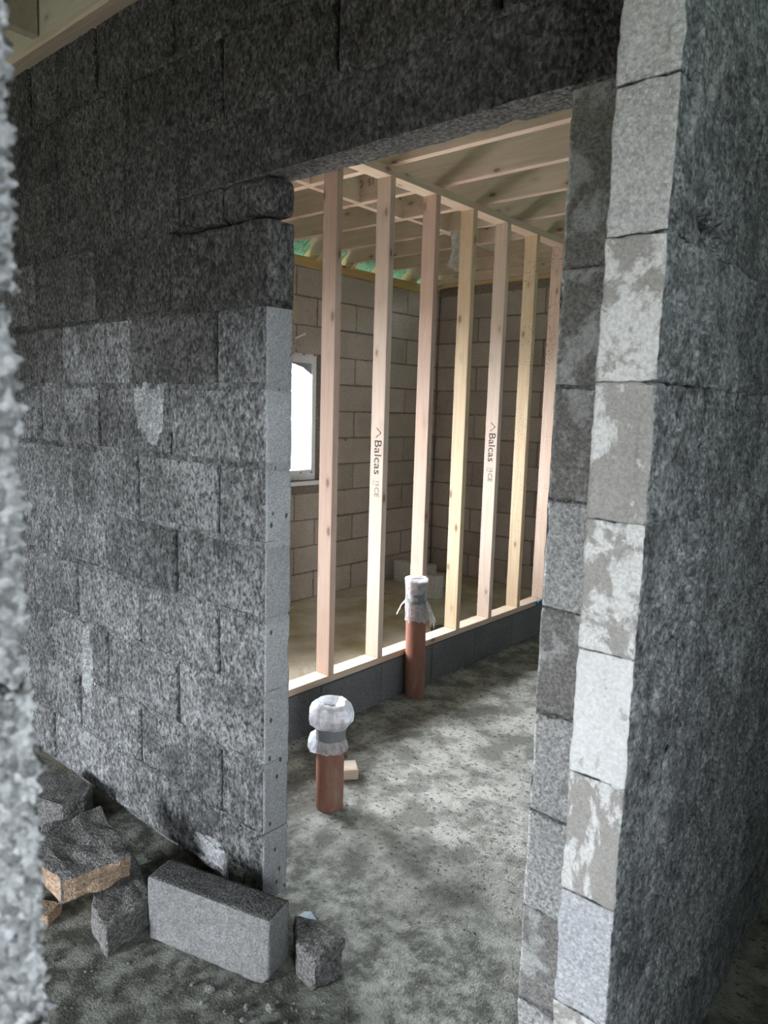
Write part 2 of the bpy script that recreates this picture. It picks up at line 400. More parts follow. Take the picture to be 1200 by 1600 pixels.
# ------------------------------------------------------------------ block meshes (shared)
CACHE = {}
def block_mesh(L, H, mat, res, amp, r=0.006, var=0, end_mat=None, knob=False, T=0.1, carve=None, chipk=4.0, end_side=1):
    """one concrete block, length along x, thickness along y, rounded and pitted; end_mat colours the two short ends"""
    key = (round(L, 2), round(H, 3), mat, end_mat, res, var % 6, knob, T)
    if carve is None and key in CACHE: return CACHE[key]
    seed = 11 + 17 * (var % 6)
    V, Q, A = gridbox(L / 2, T / 2, H / 2, res)
    V0 = V.copy()
    V, N = rounded(V, (L / 2, T / 2, H / 2), r)
    P = V + seed * 3.7
    d = amp * (0.7 * fbm(P * np.array((26, 26, 20)), seed, 3))
    edge = np.sort(np.stack([L / 2 - np.abs(V0[:, 0]), T / 2 - np.abs(V0[:, 1]), H / 2 - np.abs(V0[:, 2])], -1), axis=1)[:, 1]
    chip = np.clip(fbm(P * 17, seed + 5, 2) - 0.25, 0, 1) * np.exp(-((np.maximum(edge, 0)) / 0.012) ** 2)
    d -= chip * amp * chipk
    if res <= 0.006: d += amp * 0.7 * fbm(P * np.array((64, 64, 48)), seed + 3, 2)
    if knob:
        c1, r1 = cells(P * 150, seed); c2, r2 = cells(P * 260, seed + 4)
        d += 0.0150 * (np.clip(0.62 - c1, 0, 1) ** .8 * (0.35 + r1)) + 0.0025 * np.clip(.55 - c2, 0, 1) - 0.009 * (r1 > .80) * np.clip(.6 - c1, 0, 1) * 2 - .006
    if carve is not None: d += carve(V)
    V = V + N * d[:, None]
    mi = None; mats = [M[mat]]
    if end_mat:
        mats.append(M[end_mat]); mi = [1 if a == (0, end_side) else 0 for a in A]
    me = mesh_from('concrete_block', V, Q, mats, mi, smooth=(res <= 0.012))
    if carve is None: CACHE[key] = me
    return me
BN = [0]
def put_block(parent, axis, a0, a1, z0, z1, face, mat, res, amp, jit=0.0, end_mat=None, T=0.1, var=None, name='concrete_block', flip=True, **kw):
    """axis 'x': wall runs along x, face = y of its near side; 'y': runs along y, face = x of its far side (thickness towards -x)"""
    BN[0] += 1
    L = a1 - a0 - (0.015 if face == 0 else 0.010); H = z1 - z0 - 0.010
    v = random.randrange(6) if var is None else var
    me = block_mesh(L, H, mat, res, amp, var=v, end_mat=end_mat, T=T, **kw)
    j = random.uniform(-jit, jit); tz = random.uniform(-.0025, .0025) if jit else 0; ty = random.uniform(-.006, .006) if jit else 0
    if axis == 'x': return link(name, me, parent, ((a0 + a1) / 2, face + T / 2 + j, (z0 + z1) / 2 + tz), (0, ty, 0))
    return link(name, me, parent, (face - T / 2 + j, (a0 + a1) / 2, (z0 + z1) / 2 + tz), (ty, 0, PI / 2))
def segs(lo, hi, joints, cuts=()):
    pts = [lo] + sorted(j for j in joints if lo + .04 < j < hi - .04) + [hi]
    out = []
    for a, b in zip(pts[:-1], pts[1:]):
        pieces = [(a, b)]
        for c0, c1 in cuts:
            nxt = []
            for p, q in pieces:
                if q <= c0 or p >= c1: nxt.append((p, q)); continue
                if p < c0 - .05: nxt.append((p, c0))
                if q > c1 + .05: nxt.append((c1, q))
            pieces = nxt
        out += pieces
    return out
def slab_mesh(name, boxes, mat, res, amp, seed):
    """mortar core of a wall: subdivided boxes roughened on their faces, one mesh"""
    V = []; Q = []
    for lo, hi in boxes:
        lo, hi = np.array(lo, float), np.array(hi, float); h = (hi - lo) / 2; c = (hi + lo) / 2
        v, q, A = gridbox(*h, res)
        vr, N = rounded(v, h, min(.004, h.min() * .5))
        v = vr + c; v = v + N * (amp * fbm(v * 30, seed, 3))[:, None]
        b = len(V); V += v.tolist(); Q += [[i + b for i in f] for f in q]
    return mesh_from(name, V, Q, [mat])

# ------------------------------------------------------------------ floor and ground
struct(link('floor', boxmesh('floor', (XL - .1, YS - .1, -.25), (XE + .1, YE + .1, FZ), M['floor'])))
struct(link('ground', boxmesh('ground', (-40, -6, -.30), (XL - .21, 12, -.28), M['bounce_ground'])))  # pale ground added outside to bounce skylight up to the ceiling
struct(link('ground', boxmesh('ground', (-40, -40, -.6), (40, 40, -.30), M['ground'])))

# ------------------------------------------------------------------ front wall with the doorway (plane y = 0)
DW = 0.873; XW0, XW1 = 1.05, 1.15
ZE = [0, .225, .45, .675, .9, 1.125, 1.35, 1.575, 1.8, 2.05, 2.305, 2.53, 2.77]
LJ = [(.443, .905, 1.36, 1.81, 2.26), (.21, .68, 1.13, 1.58, 2.03, 2.48), (.446, .9, 1.35, 1.8, 2.25), (.225, .675, 1.125, 1.575, 2.03, 2.48),
      (.45, .9, 1.35, 1.8, 2.25), (.225, .675, 1.15, 1.6, 2.05, 2.5), (.475, .93, 1.38, 1.83, 2.28), (.231, .704, 1.198, 1.65, 2.1, 2.55),
      (.471, .92, 1.40, 1.85, 2.3), (.418, .718, 1.205, 1.65, 2.1, 2.55), (.197, .70, 1.178, 1.63, 2.08, 2.53), (.43, .886, 1.375, 1.83, 2.28)]
rc = .045
wf = struct(link('wall_front', slab_mesh('wall_front', [((XL, rc, FZ), (-rc, .1 - rc, 2.77)), ((DW + .002, .004, FZ), (XW0, .096, 2.77)), ((-rc, rc, 2.31), (DW + .005, .1 - rc, 2.77))], M['front_mortar'], .03, .003, 5)))
mb = {}
def mortar(name, lo, hi, face_amp=.004, seed=0, mat='front'):
    h = [(b - a) / 2 for a, b in zip(lo, hi)]
    V, Q, A = gridbox(*h, (.012, .03, .012)); c = np.array([(a + b) / 2 for a, b in zip(lo, hi)])
    n = fbm((V + c) * 38 + seed, seed, 3); V[:, 1] += np.where(V[:, 1] < 0, n * face_amp, 0)
    return link(name, mesh_from(name, V, Q, [M[mat], M['reveal' if mat == 'front' else mat]], [1 if a == (0, 1) else 0 for a in A]), wf, tuple(c))

for k in range(12):
    z0, z1 = ZE[k], ZE[k + 1]
    if k < 9:
        for a, b in segs(XL, 0, [-j for j in LJ[k]]):
            zz = 2.025 if (k == 8 and b > -.3) else z1
            at_jamb = b > -.01
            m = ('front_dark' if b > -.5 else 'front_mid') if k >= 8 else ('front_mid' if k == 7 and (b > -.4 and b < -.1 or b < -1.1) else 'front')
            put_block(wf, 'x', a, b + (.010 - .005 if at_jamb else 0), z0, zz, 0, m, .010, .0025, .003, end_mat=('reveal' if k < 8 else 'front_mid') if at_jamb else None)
        zz = 2.13 if k == 8 else z1
        put_block(wf, 'x', DW - .005, XW0 + .005, z0 - .003, zz + .003, 0, 'nib_pale' if k in (0, 2, 3, 5) else 'nib', .008, .002, .002)
    elif k == 9:
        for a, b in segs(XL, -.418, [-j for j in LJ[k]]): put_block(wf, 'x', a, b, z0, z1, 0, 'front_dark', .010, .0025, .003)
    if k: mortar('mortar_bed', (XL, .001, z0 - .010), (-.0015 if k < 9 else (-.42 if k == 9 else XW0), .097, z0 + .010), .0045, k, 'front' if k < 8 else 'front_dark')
    for j in LJ[k][:4]:
        if random.random() < .45: mortar('mortar_perpend', (-j - .007, .004, z0 + (.08 if random.random() < .4 else .0)), (-j + .007, .096, z1), .004, k + int(j * 100), 'front' if k < 8 else 'front_dark')
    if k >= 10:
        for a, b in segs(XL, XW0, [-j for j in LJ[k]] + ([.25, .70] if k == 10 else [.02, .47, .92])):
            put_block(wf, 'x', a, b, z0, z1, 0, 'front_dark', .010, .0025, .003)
# cut bricks that level the lintel bearing, ragged at the opening
put_block(wf, 'x', -.418, -.20, 2.03, 2.135, 0, 'front_dark', .010, .004, .003, name='levelling_block')
o = put_block(wf, 'x', -.20, .018, 2.025, 2.135, -.004, 'front_dark', .010, .006, .0, name='levelling_block', r=.02)
me = block_mesh(1.463, .170, 'lintel', .012, .003, var=2)
me.materials.append(M['front_dark'])
for p in me.polygons:
    if abs(p.normal.y) > .7: p.material_index = 1  # front darker than the soffit: the soffit's bounce light put into the colour
link('lintel', me, wf, ((-.418 + 1.045) / 2, .05, 2.2175))

def splash(cx, cz, rx, rz, seed, drip=0.0):
    n = 34; V = []; Q = []
    for i in range(n + 1):
        for j in range(n + 1): V.append((cx + rx * 1.4 * (2 * i / n - 1), 0, cz + rz * 1.4 * (2 * j / n - 1)))
    V = np.array(V); u = (V[:, 0] - cx) / rx; v = (V[:, 2] - cz) / rz
    rad = np.sqrt(u * u + v * v) + .45 * fbm(np.stack([u * 2.2, v * (2.2 - drip), np.full_like(u, seed)], -1), seed, 4)
    h = np.clip((1.0 - rad) * 2.5, -.8, 1)
    V[:, 1] = .0015 - .0085 * h - .0015 * fbm(V * 90, seed + 3, 2) * (h > 0)
    for i in range(n):
        for j in range(n):
            q = [i * (n + 1) + j, (i + 1) * (n + 1) + j, (i + 1) * (n + 1) + j + 1, i * (n + 1) + j + 1]
            if max(h[k] for k in q) > -.5: Q.append(q)
    link('mortar_splash', mesh_from('mortar_splash', V, Q, [M['splash']], smooth=True), wf)
splash(-.60, 1.50, .085, .085, 3, 1.2); splash(-.24, .07, .15, .05, 7); splash(-1.05, .52, .05, .13, 12, 1.0)

# ------------------------------------------------------------------ right wall (W2): doorway the camera looks through
YP = -.19; YN = -1.143
wr = struct(link('wall_right', slab_mesh('wall_right', [((XW0 + .002, YP + .02, FZ), (XW1 - .09, YE, 2.77)), ((XW0 + rc, YS, FZ), (XW1 - rc, YN - .02, 2.77)), ((XW0 + rc, YN - .05, 2.31), (XW1 - rc, YP + .05, 2.77))], M['right_mortar'], .03, .0015, 8)))
END = {0: 'pier_blue', 1: 'pier_mottled', 2: 'pier_blue', 3: 'pier_streaked', 4: 'pier_white', 5: 'pier_mottled', 6: 'pier_mottled', 7: 'pier_mottled', 8: 'pier_grey', 9: 'pier_grey', 10: 'pier_grey', 11: 'pier_grey'}
def world_carve(yc, zc):
    """drip ridges, torn grooves and a scooped hole on the hall face, given in wall coordinates"""
    def f(V):
        Y = V[:, 0] + yc; Z = V[:, 2] + zc; face = V[:, 1] < -.03     # rotated so that local -y is the hall face
        d = np.zeros(len(V))
        # long grooves: (y centre, z low, z high, width, depth)
        for gy, za, zb, wd, dp, sd in ((-.03, 1.60, 1.80, .012, .055, 1), (.03, 1.14, 1.36, .012, -.016, 2), (.075, 1.15, 1.37, .012, .05, 3), (-.005, 1.13, 1.36, .008, -.006, 5), (.02, .66, .92, .014, .055, 4), (.012, 1.63, 1.76, .016, -.016, 6)):
            lean = gy + (Z - (za + zb) / 2) * -.12
            pn = np.stack([Z * 40, np.zeros_like(Z), np.full_like(Z, sd * 7.3)], -1)
            off = (Y - lean - .006 * vnoise(pn, sd)) / (wd * (.7 + .35 * vnoise(pn * 1.7, sd + 3)))
            ends = np.clip((Z - za) / .03, 0, 1) * np.clip((zb - Z) / .03, 0, 1)
            d -= dp * np.exp(-off ** 2 * 1.6) * ends * (.65 + .5 * vnoise(pn * 2.3, sd + 8))
        # crescent scoop
        hx = (Y - .01) / .068; hz = (Z - 1.826 - .024 * hx ** 2 + .0) / .013
        hole = np.exp(-(hx ** 2) ** 2 * 1.2 - (hz ** 2) * 1.1)
        d -= .09 * hole
        # run-down drips
        pd = np.stack([Y * 42 - Z * 6, Z * 8, np.full_like(Y, 3.3)], -1)
        d += .007 * np.clip(vnoise(pd, 31), 0, 1) + .004 * vnoise(np.stack([Y * 34 - Z * 6, Z * 16, np.full_like(Y, 1.1)], -1), 37)
        q = np.stack([Y * 62, Z * 50, np.full_like(Y, .5)], -1); cl, rr = cells(q, 61)
        d += .0055 * np.clip(.62 - cl, 0, 1) * (rr - .25) + .002 * vnoise(np.stack([Y * 150, Z * 120, np.zeros_like(Y)], -1), 71)
        d = np.where(hole > .08, np.minimum(d, -.09 * hole), d)
        return d * face
    return f
for k in range(12):
    z0, z1 = .225 * k, .225 * (k + 1)
    if k >= 10: z0, z1 = ZE[k] , ZE[k + 1]
    if k == 9: z1 = 2.305
    off = .44 if k % 2 else .215
    js = [YP + off + .45 * n for n in range(12)]
    for n, (a, b) in enumerate(segs(YP, YE, js)):
        near = b < 1.0 and 1 <= k <= 9
        e = END[k] if n == 0 else None
        if near:
            L, H = b - a - .002, z1 - z0 - .0015
            yc, zc = (a + b) / 2, (z0 + z1) / 2
            me = block_mesh(L, H, 'right', .0045, .0026, var=n * 5 + k, end_mat=e, carve=world_carve(yc, zc), r=.0025, chipk=1.0, end_side=0)
            link('concrete_block', me, wr, (XW1 - .05, yc, zc), (0, 0, PI / 2))
        else:
            put_block(wr, 'y', a, b, z0, z1, XW1, 'right', .03, .002, .002, end_mat=e, end_side=0)
    # the other side of the doorway, close to the camera
    if k < 10:
        if 4 <= k <= 8:
            me = block_mesh(.110, .2235, 'near', .0016, .002, var=k, knob=True, r=.006)
            link('concrete_block', me, wr, (XW1 - .05, YN - .055 + random.uniform(-.003, .003), (z0 + z1) / 2), (0, 0, PI / 2))
        else: put_block(wr, 'y', YN - .115, YN + .005, z0, z1, XW1, 'near', .012, .003)
        for a, b in segs(YS, YN - .115, [YN - .33 - .45 * n for n in range(7)] if k % 2 else [YN - .54 - .45 * n for n in range(7)]):
            put_block(wr, 'y', a, b, z0, z1, XW1, 'near', .03, .002, .002)
    else:
        for a, b in segs(YS, YP, [YP - .45 * n - off for n in range(9)]): put_block(wr, 'y', a, b, z0, z1, XW1, 'right', .03, .002, .002)

# ------------------------------------------------------------------ inner room: window wall, end wall, low wall under the studs
ZI = 2.59
def wall_with_holes(x0, x1, y0, y1, z0, z1, holes):
    ys = sorted({y0, y1, *[h[0] for h in holes], *[h[1] for h in holes]}); out = []
    for a, b in zip(ys[:-1], ys[1:]):
        hs = [h for h in holes if h[0] <= a and h[1] >= b]
        if not hs: out.append(((x0, a, z0), (x1, b, z1)))
        else: out += [((x0, a, z0), (x1, b, hs[0][2])), ((x0, a, hs[0][3]), (x1, b, z1))]
    return out
wl = struct(link('wall_left', boxes_mesh('wall_left', wall_with_holes(XL - .21, XL - .008, YS, YE + .1, FZ, ZI, [WIN1, WIN_ADDED]), M['inner_mortar'])))
nz = 12
for k in range(nz):
    z0 = FZ + .22 * k; z1 = min(z0 + .22, ZI)
    if z1 - z0 < .06: continue
    cuts = []
    zc = (z0 + z1) / 2
    cuts = [(W[0], W[1]) for W in (WIN1, WIN_ADDED) if W[2] - .02 < zc < W[3] + .02]
    for a, b in segs(.1, YE, [.1 + (.225 if k % 2 else 0) + .45 * n for n in range(12)], cuts):
        put_block(wl, 'y', a, b, z0, z1, XL, 'inner', .04, .002, .003, r=.007)
put_block(wl, 'y', 1.45, 3.02, WIN1[3], WIN1[3] + .10, XL + .001, 'inner', .04, .002, name='lintel')
wb = struct(link('wall_back', boxes_mesh('wall_back', [((XL - .21, YE + .008, FZ), (XW0, YE + .2, 2.66)), ((XL - .21, YE + .1, 2.5), (XW0, YE + .2, 2.95))], M['inner_mortar'])))
for k in range(nz):
    z0 = FZ + .22 * k; z1 = min(z0 + .22, 2.66)
    if z1 - z0 < .05: continue
    for a, b in segs(XL, XW0, [XL + (.225 if k % 2 else .0) + .45 * n for n in range(12)]):
        put_block(wb, 'x', a, b, z0, z1, YE, 'inner', .04, .003, .004, r=.008)
wd = struct(link('wall_plinth', boxes_mesh('wall_plinth', [((XS - .095, .1, FZ), (XS - .006, 4.0, .172))], M['dwarf'])))
for a, b in segs(.1, 4.0, [.62 + .45 * n for n in range(9)]):
    put_block(wd, 'y', a, b, FZ, .178, XS, 'dwarf', .03, .0015, .002, r=.005)

# ------------------------------------------------------------------ outer shell, out of view but enclosing the rooms
struct(link('wall_south', boxes_mesh('wall_south', [((XL - .2, YS - .2, FZ), (DOOR_S[0], YS, 2.77)), ((DOOR_S[1], YS - .2, FZ), (XE + .2, YS, 2.77)), ((DOOR_S[0], YS - .2, DOOR_S[3]), (DOOR_S[1], YS, 2.77))], M['plain'])))
struct(link('wall_east', boxes_mesh('wall_east', [((XE, YS, FZ), (XE + .2, HALL_ADDED[0], 2.77)), ((XE, HALL_ADDED[1], FZ), (XE + .2, YE + .2, 2.77)), ((XE, HALL_ADDED[0], FZ), (XE + .2, HALL_ADDED[1], HALL_ADDED[2])), ((XE, HALL_ADDED[0], HALL_ADDED[3]), (XE + .2, HALL_ADDED[1], 2.77))], M['plain'])))
struct(link('wall_north', boxes_mesh('wall_north', [((XW1, YE, FZ), (XE, YE + .2, 2.77))], M['plain'])))

# ------------------------------------------------------------------ roof: membrane with joists, rafters, noggins and wall plate
SL = math.tan(math.radians(36)); RX = .5
def roof_mesh():
    zs = 2.72; V = []; Q = []
    for y in (YS - .3, YE + .3):
        V += [(XL - .45, y, zs - .35 * SL), (RX, y, zs + (RX - XL + .1) * SL), (2 * RX - XL + .45, y, zs - .35 * SL)]
        V += [(XL - .45, y, zs - .35 * SL + .05), (RX, y, zs + (RX - XL + .1) * SL + .05), (2 * RX - XL + .45, y, zs - .35 * SL + .05)]
    Q = [[0, 6, 7, 1], [1, 7, 8, 2], [3, 4, 10, 9], [4, 5, 11, 10], [0, 1, 4, 3], [1, 2, 5, 4], [6, 9, 10, 7], [7, 10, 11, 8], [0, 3, 9, 6], [2, 8, 11, 5]]
    # gable infill so that no sky shows above the walls
    for y in (YS - .15, YE + .25):
        b = len(V); V += [(XL - .2, y, 2.5), (2 * RX - XL + .2, y, 2.5), (RX, y, zs + (RX - XL + .1) * SL)]; Q.append([b, b + 1, b + 2])
    return mesh_from('roof', V, Q, [M['membrane']])
roof = struct(link('roof', roof_mesh()))
JZ = 2.685; JH = .20
JY = [.29, .69, 1.09, 1.485, 1.895, 2.305, 2.735, 3.13, 3.53, 3.93, 4.33]
jm = boxmesh('ceiling_joist', (XL + .0, -.021, 0), (1.06, .021, JH), M['joist'], .002)
for i, y in enumerate(JY): link('ceiling_joist', jm, roof, (0, y, JZ), (0, random.uniform(-.002, .002), random.uniform(-.003, .003)))
link('wall_plate', boxmesh('wall_plate', (-.05, .1, 0), (.05, YE, .075), M['plate_yellow'], .003), roof, (XL - .05, 0, ZI))
link('wall_plate', boxmesh('wall_plate', (XL, -.05, 0), (XW0, .05, .045), M['rafter'], .003), roof, (0, YE + .04, 2.662))
rl = 2.2
rm = boxmesh('rafter', (0, -.021, -.09), (rl, .021, .06), M['rafter'], .002)
for y in JY: link('rafter', rm, roof, (XL - .13, y + .045, 2.665), (0, -math.atan(SL), 0))
for i in range(3, len(JY) - 1):
    x = -1.41 - .02 * (i % 3)
    link('noggin', boxmesh('noggin', (-.02, JY[i - 1] + .022, 0), (.02, JY[i] - .022, .15), M['joist'], .001), roof, (x, 0, JZ + .002))
# near room: board lining at the head of the front wall and ceiling above it
cl = struct(link('ceiling', boxes_mesh('ceiling', [((XL, YS, 2.99), (XE, .1, 3.03)), ((XW1, .1, 2.99), (XE, YE, 3.03))], M['board'])))
link('rim_board', boxmesh('rim_board', (XL, -.045, 0), (XW0, -.005, .22), M['board'], .002), cl, (0, 0, 2.772))
link('edge_batten', boxmesh('edge_batten', (XL, -.052, 0), (-.1, .06, .030), M['scrap_wood'], .002), cl, (0, 0, 2.748))
for i in range(6): link('ceiling_joist', boxmesh('ceiling_joist', (-.022, YS, 0), (.022, -.05, .2), M['board'], .002), cl, (XL + .9 + .6 * i, 0, 2.785))

# ------------------------------------------------------------------ window in the left wall
def window(name, W, lit):
    y0, y1, z0, z1 = W
    wn = struct(empty(name, (XL - .06, (y0 + y1) / 2, z0)))
    hy = (y1 - y0) / 2; hz = z1 - z0
    fr = boxes_mesh('window_frame', [((-.06, -hy, 0), (0, -hy + .03, hz)), ((-.06, hy - .03, 0), (0, hy, hz)), ((-.06, -hy + .03, 0), (0, hy - .03, .05)), ((-.06, -hy + .03, hz - .05), (0, hy - .03, hz))], M['upvc'])
    f = link('window_frame', fr, wn)
    sh = boxes_mesh('sash', [((-.03, -hy + .02, .035), (.012, -hy + .055, hz - .035)), ((-.03, hy - .055, .035), (.012, hy - .02, hz - .035)), ((-.03, -hy + .055, .035), (.012, hy - .055, .085)), ((-.03, -hy + .055, hz - .085), (.012, hy - .055, hz - .035))], M['upvc'])
    s = link('sash', sh, wn)
    link('glass_pane', boxmesh('glass_pane', (-.014, -hy + .05, .08), (-.008, hy - .05, hz - .08), M['glass']), wn)
    link('window_sill', boxmesh('window_sill', (-.05, -hy - .02, -.035), (.075, hy + .0, 0), M['upvc'], .004), wn)
    for i in range(10):
        yy = -hy + .1 + i * (2 * hy - .15) / 9
        link('film_mark', boxmesh('film_mark', (.0122, -.012, -.006), (.0128, .012, .006), M['film_red']), s, (0, yy, .062), (random.uniform(-.5, .5), 0, 0))
        link('film_mark', boxmesh('film_mark', (.0002, -.012, -.006), (.0008, .012, .006), M['film_red']), f, (0, yy + .03, hz - .018), (random.uniform(-.5, .5), 0, 0))
    V = [(-.002, hy - .052, hz - .08), (-.002, hy - .36, hz - .082), (-.002, hy - .24, hz - .10), (-.002, hy - .14, hz - .125), (-.002, hy - .08, hz - .155), (-.002, hy - .052, hz - .175)]
    V2 = [(-.004, b, c) for a, b, c in V]; n = len(V)
    link('protective_film', mesh_from('protective_film', V + V2, [list(range(n)), list(range(2 * n - 1, n - 1, -1))] + [[i, i + n, (i + 1) % n + n, (i + 1) % n] for i in range(n)], [M['film_grey']]), wn)
    return wn
window('window_1', WIN1, True); window('window_added', WIN_ADDED, False)

# ------------------------------------------------------------------ stud partition
sp = tag(empty('stud_partition', (XS - .045, .1, .178)), 'open timber stud partition standing on a low block wall inside the doorway', 'partition', None, 'thing')
def part(o, parent): o.parent = parent; o.matrix_parent_inverse = parent.matrix_world.inverted(); return o
bpy.context.view_layer.update()
def sub(name, me, parent, loc=(0, 0, 0), rot=(0, 0, 0)):
    base = Vector(parent.location)
    return link(name, me, parent, Vector(loc) - base, rot)
sub('sole_plate', boxmesh('sole_plate', (-.045, 0, 0), (.045, 3.5, .034), M['pink_y'], .0015), sp, (XS - .045, .1, .178))
sub('top_plate', boxmesh('top_plate', (-.045, 0, 0), (.045, 3.5, .040), M['pink_y'], .0015), sp, (XS - .045, .1, 2.640))
ZB, ZT = .212, 2.640
stud_info = [(.40, 'pink'), (.76, 'yellow'), (1.118, 'pink'), (1.489, 'white_pine'), (1.853, 'pink'), (2.208, 'yellow'), (2.560, 'white_pine'), (2.922, 'yellow_sp'), (3.275, 'pink_sp')]
studs = []
for y, m in stud_info:
    s = sub('stud', boxmesh('stud', (-.0445, 0, 0), (.0445, .038, ZT - ZB), M[m], .002), sp, (XS - .045 + random.uniform(-.002, .002), y, ZB), (0, random.uniform(-.0015, .0015), 0))
    studs.append(s)
def text_mesh(txt, size, mat, bold=0.0):
    cu = bpy.data.curves.new('txt', 'FONT'); cu.body = txt; cu.size = size; cu.offset = bold; cu.extrude = .0002; cu.resolution_u = 3
    o = bpy.data.objects.new('txt', cu); COL.objects.link(o); bpy.context.view_layer.update()
    dg = bpy.context.evaluated_depsgraph_get(); me = bpy.data.meshes.new_from_object(o.evaluated_get(dg), depsgraph=dg)
    COL.objects.unlink(o); bpy.data.objects.remove(o); me.materials.clear(); me.materials.append(mat); return me
TROT = Matrix(((0, 1, 0), (0, 0, -1), (-1, 0, 0))).to_euler()    # reads downwards on the -y face, tops of the letters to +x
def stamp(st, zlogo, ztext, zend, zsmall, zsmall_end, mat):
    me = text_mesh('Balcas', .085, M[mat], .0004)
    xs = [v.co.x for v in me.vertices]; L = max(xs) - min(xs); want = ztext - zend
    o = link('printed_lettering', me, st, (-.016, -.0004, ztext - ZB), TROT); o.scale = (want / L, .8, 1)
    # the wave emblem above the word: a thin ribbon zig-zag
    pts = [(0, .0), (.006, .012), (.016, .016), (.024, .028), (.034, .034), (.044, .026), (.050, .016), (.060, .008), (.066, .000)]
    k = (zlogo - ztext - .008) / .066
    V = []; wv = .0035
    for i, (a, b) in enumerate(pts): V += [(b - wv - .016 + .005, -.0002, -(a * k)), (b + wv - .016 + .005, -.0002, -(a * k))]
    V += [(x, -.0006, z) for x, y, z in V]; n = 2 * len(pts)
    Q = []
    for i in range(len(pts) - 1):
        a = 2 * i; Q += [[n + a, n + a + 1, n + a + 3, n + a + 2], [a, a + 2, a + 3, a + 1], [a, n + a, n + a + 2, a + 2], [a + 1, a + 3, n + a + 3, n + a + 1]]
    link('printed_emblem', mesh_from('printed_emblem', V, Q, [M[mat]]), st, (0, 0, zlogo - ZB))
    me = text_mesh('15', .034, M['ink_faint'], .0004); link('printed_lettering', me, st, (-.004, -.0004, zsmall - ZB), TROT)
    me = text_mesh('C24', .016, M['ink_faint'], .0002); link('printed_lettering', me, st, (-.024, -.0004, zsmall - ZB), TROT)
    me = text_mesh('CE', .044, M['ink_faint'], .0008); link('printed_lettering', me, st, (-.010, -.0004, zsmall_end + .05 - ZB), TROT)
stamp(studs[3], 1.426, 1.366, 1.191, 1.158, 1.071, 'ink')
stamp(studs[6], 1.458, 1.395, 1.220, 1.180, 1.092, 'ink')
def joist_stamp(x, y, z):
    j = [o for o in roof.children if o.name.startswith('ceiling_joist') and abs(o.location.y - y) < .01][0]
    me = text_mesh('15  CE', .055, M['ink_faint'], .0006)
    link('printed_lettering', me, j, (x, -.0216, z - JZ), Matrix(((-1, 0, 0), (0, 0, -1), (0, -1, 0))).to_euler())
joist_stamp(-1.30, 1.895, JZ + .12); joist_stamp(-1.45, 3.53, JZ + .10)

# ------------------------------------------------------------------ drain pipes
def tube(name, r, z0, z1, mat, seg=32, thick=.004, wob=0, seed=0, rows=1):
    V = []; Q = []
    prof = [(r, z0 + (z1 - z0) * i / rows) for i in range(rows + 1)] + [(r - thick, z1 - (z1 - z0) * i / rows) for i in range(rows + 1)]
    for a, z in prof:
        for i in range(seg):
            t = 2 * PI * i / seg; V.append((a * math.cos(t), a * math.sin(t), z))
    V = np.array(V)
    if wob:
        n = vnoise(V * 40, seed); d = V.copy(); d[:, 2] = 0; V = V + d / r * (wob * n)[:, None]
    m = len(prof)
    for k in range(m):
        for i in range(seg): Q.append([k * seg + i, k * seg + (i + 1) % seg, ((k + 1) % m) * seg + (i + 1) % seg, ((k + 1) % m) * seg + i])
    return mesh_from(name, V, Q, [mat], smooth=False)
def lathe(name, prof, mat, seg=40, amp=.0, fr=30, seed=0, flat=1.0, ragged=0.0):
    V = []
    for a, z in prof:
        for i in range(seg):
            t = 2 * PI * i / seg; V.append((a * math.cos(t), a * math.sin(t) * flat, z))
    V = np.array(V)
    R = np.linalg.norm(V[:, :2], axis=1)
    n1 = fbm(V * fr, seed, 3); n2 = fbm(V * fr + 50, seed + 7, 3)
    ang = np.arctan2(V[:, 1], V[:, 0]); pl = vnoise(np.stack([np.cos(ang) * 5, np.sin(ang) * 5, V[:, 2] * 6], -1), seed + 3)
    k = amp * (n1 * .7 + pl * .9)
    V[:, 0] *= 1 + k / np.maximum(R, .02); V[:, 1] *= 1 + k / np.maximum(R, .02); V[:, 2] += amp * .6 * n2
    if ragged:
        last = slice((len(prof) - 1) * seg, len(prof) * seg) if prof[-1][1] < prof[0][1] else slice(0, seg)
        V[last, 2] -= ragged * np.abs(vnoise(V[last] * 60, seed + 5))
    Q = []
    for r_ in range(len(prof) - 1):
        for i in range(seg): Q.append([r_ * seg + i, r_ * seg + (i + 1) % seg, (r_ + 1) * seg + (i + 1) % seg, (r_ + 1) * seg + i])
    return mesh_from(name, V, Q, [mat], smooth=False)
def smooth_tube(me):
    me.polygons.foreach_set('use_smooth', [True] * len(me.polygons)); me.set_sharp_from_angle(angle=math.radians(40)); return me
R0 = .055
p1 = tag(empty('drain_pipe', (-.325, .612, FZ)), 'short terracotta drain pipe capped with a milky plastic bag, nearest the doorway', 'pipe', 'capped drain pipes in the floor')
link('pipe', smooth_tube(tube('pipe', R0, -.03, .40, M['pipe'])), p1)
link('tape', smooth_tube(tube('tape', R0 + .004, .285, .345, M['tape'], thick=.003, wob=.0015, seed=3, rows=4)), p1)
link('plastic_bag', lathe('plastic_bag', [(.058, .338), (.072, .342), (.086, .356), (.090, .378), (.087, .402), (.076, .424), (.060, .440), (.044, .436), (.034, .424), (.018, .416), (.003, .412)], M['bag'], 19, .011, 11, 4), p1)
link('plastic_skirt', lathe('plastic_skirt', [(.0595, .290), (.063, .275), (.068, .262), (.070, .248)], M['film'], 44, .007, 22, 9, ragged=.012), p1)
bm = bmesh.new(); bmesh.ops.create_icosphere(bm, subdivisions=2, radius=1.0)
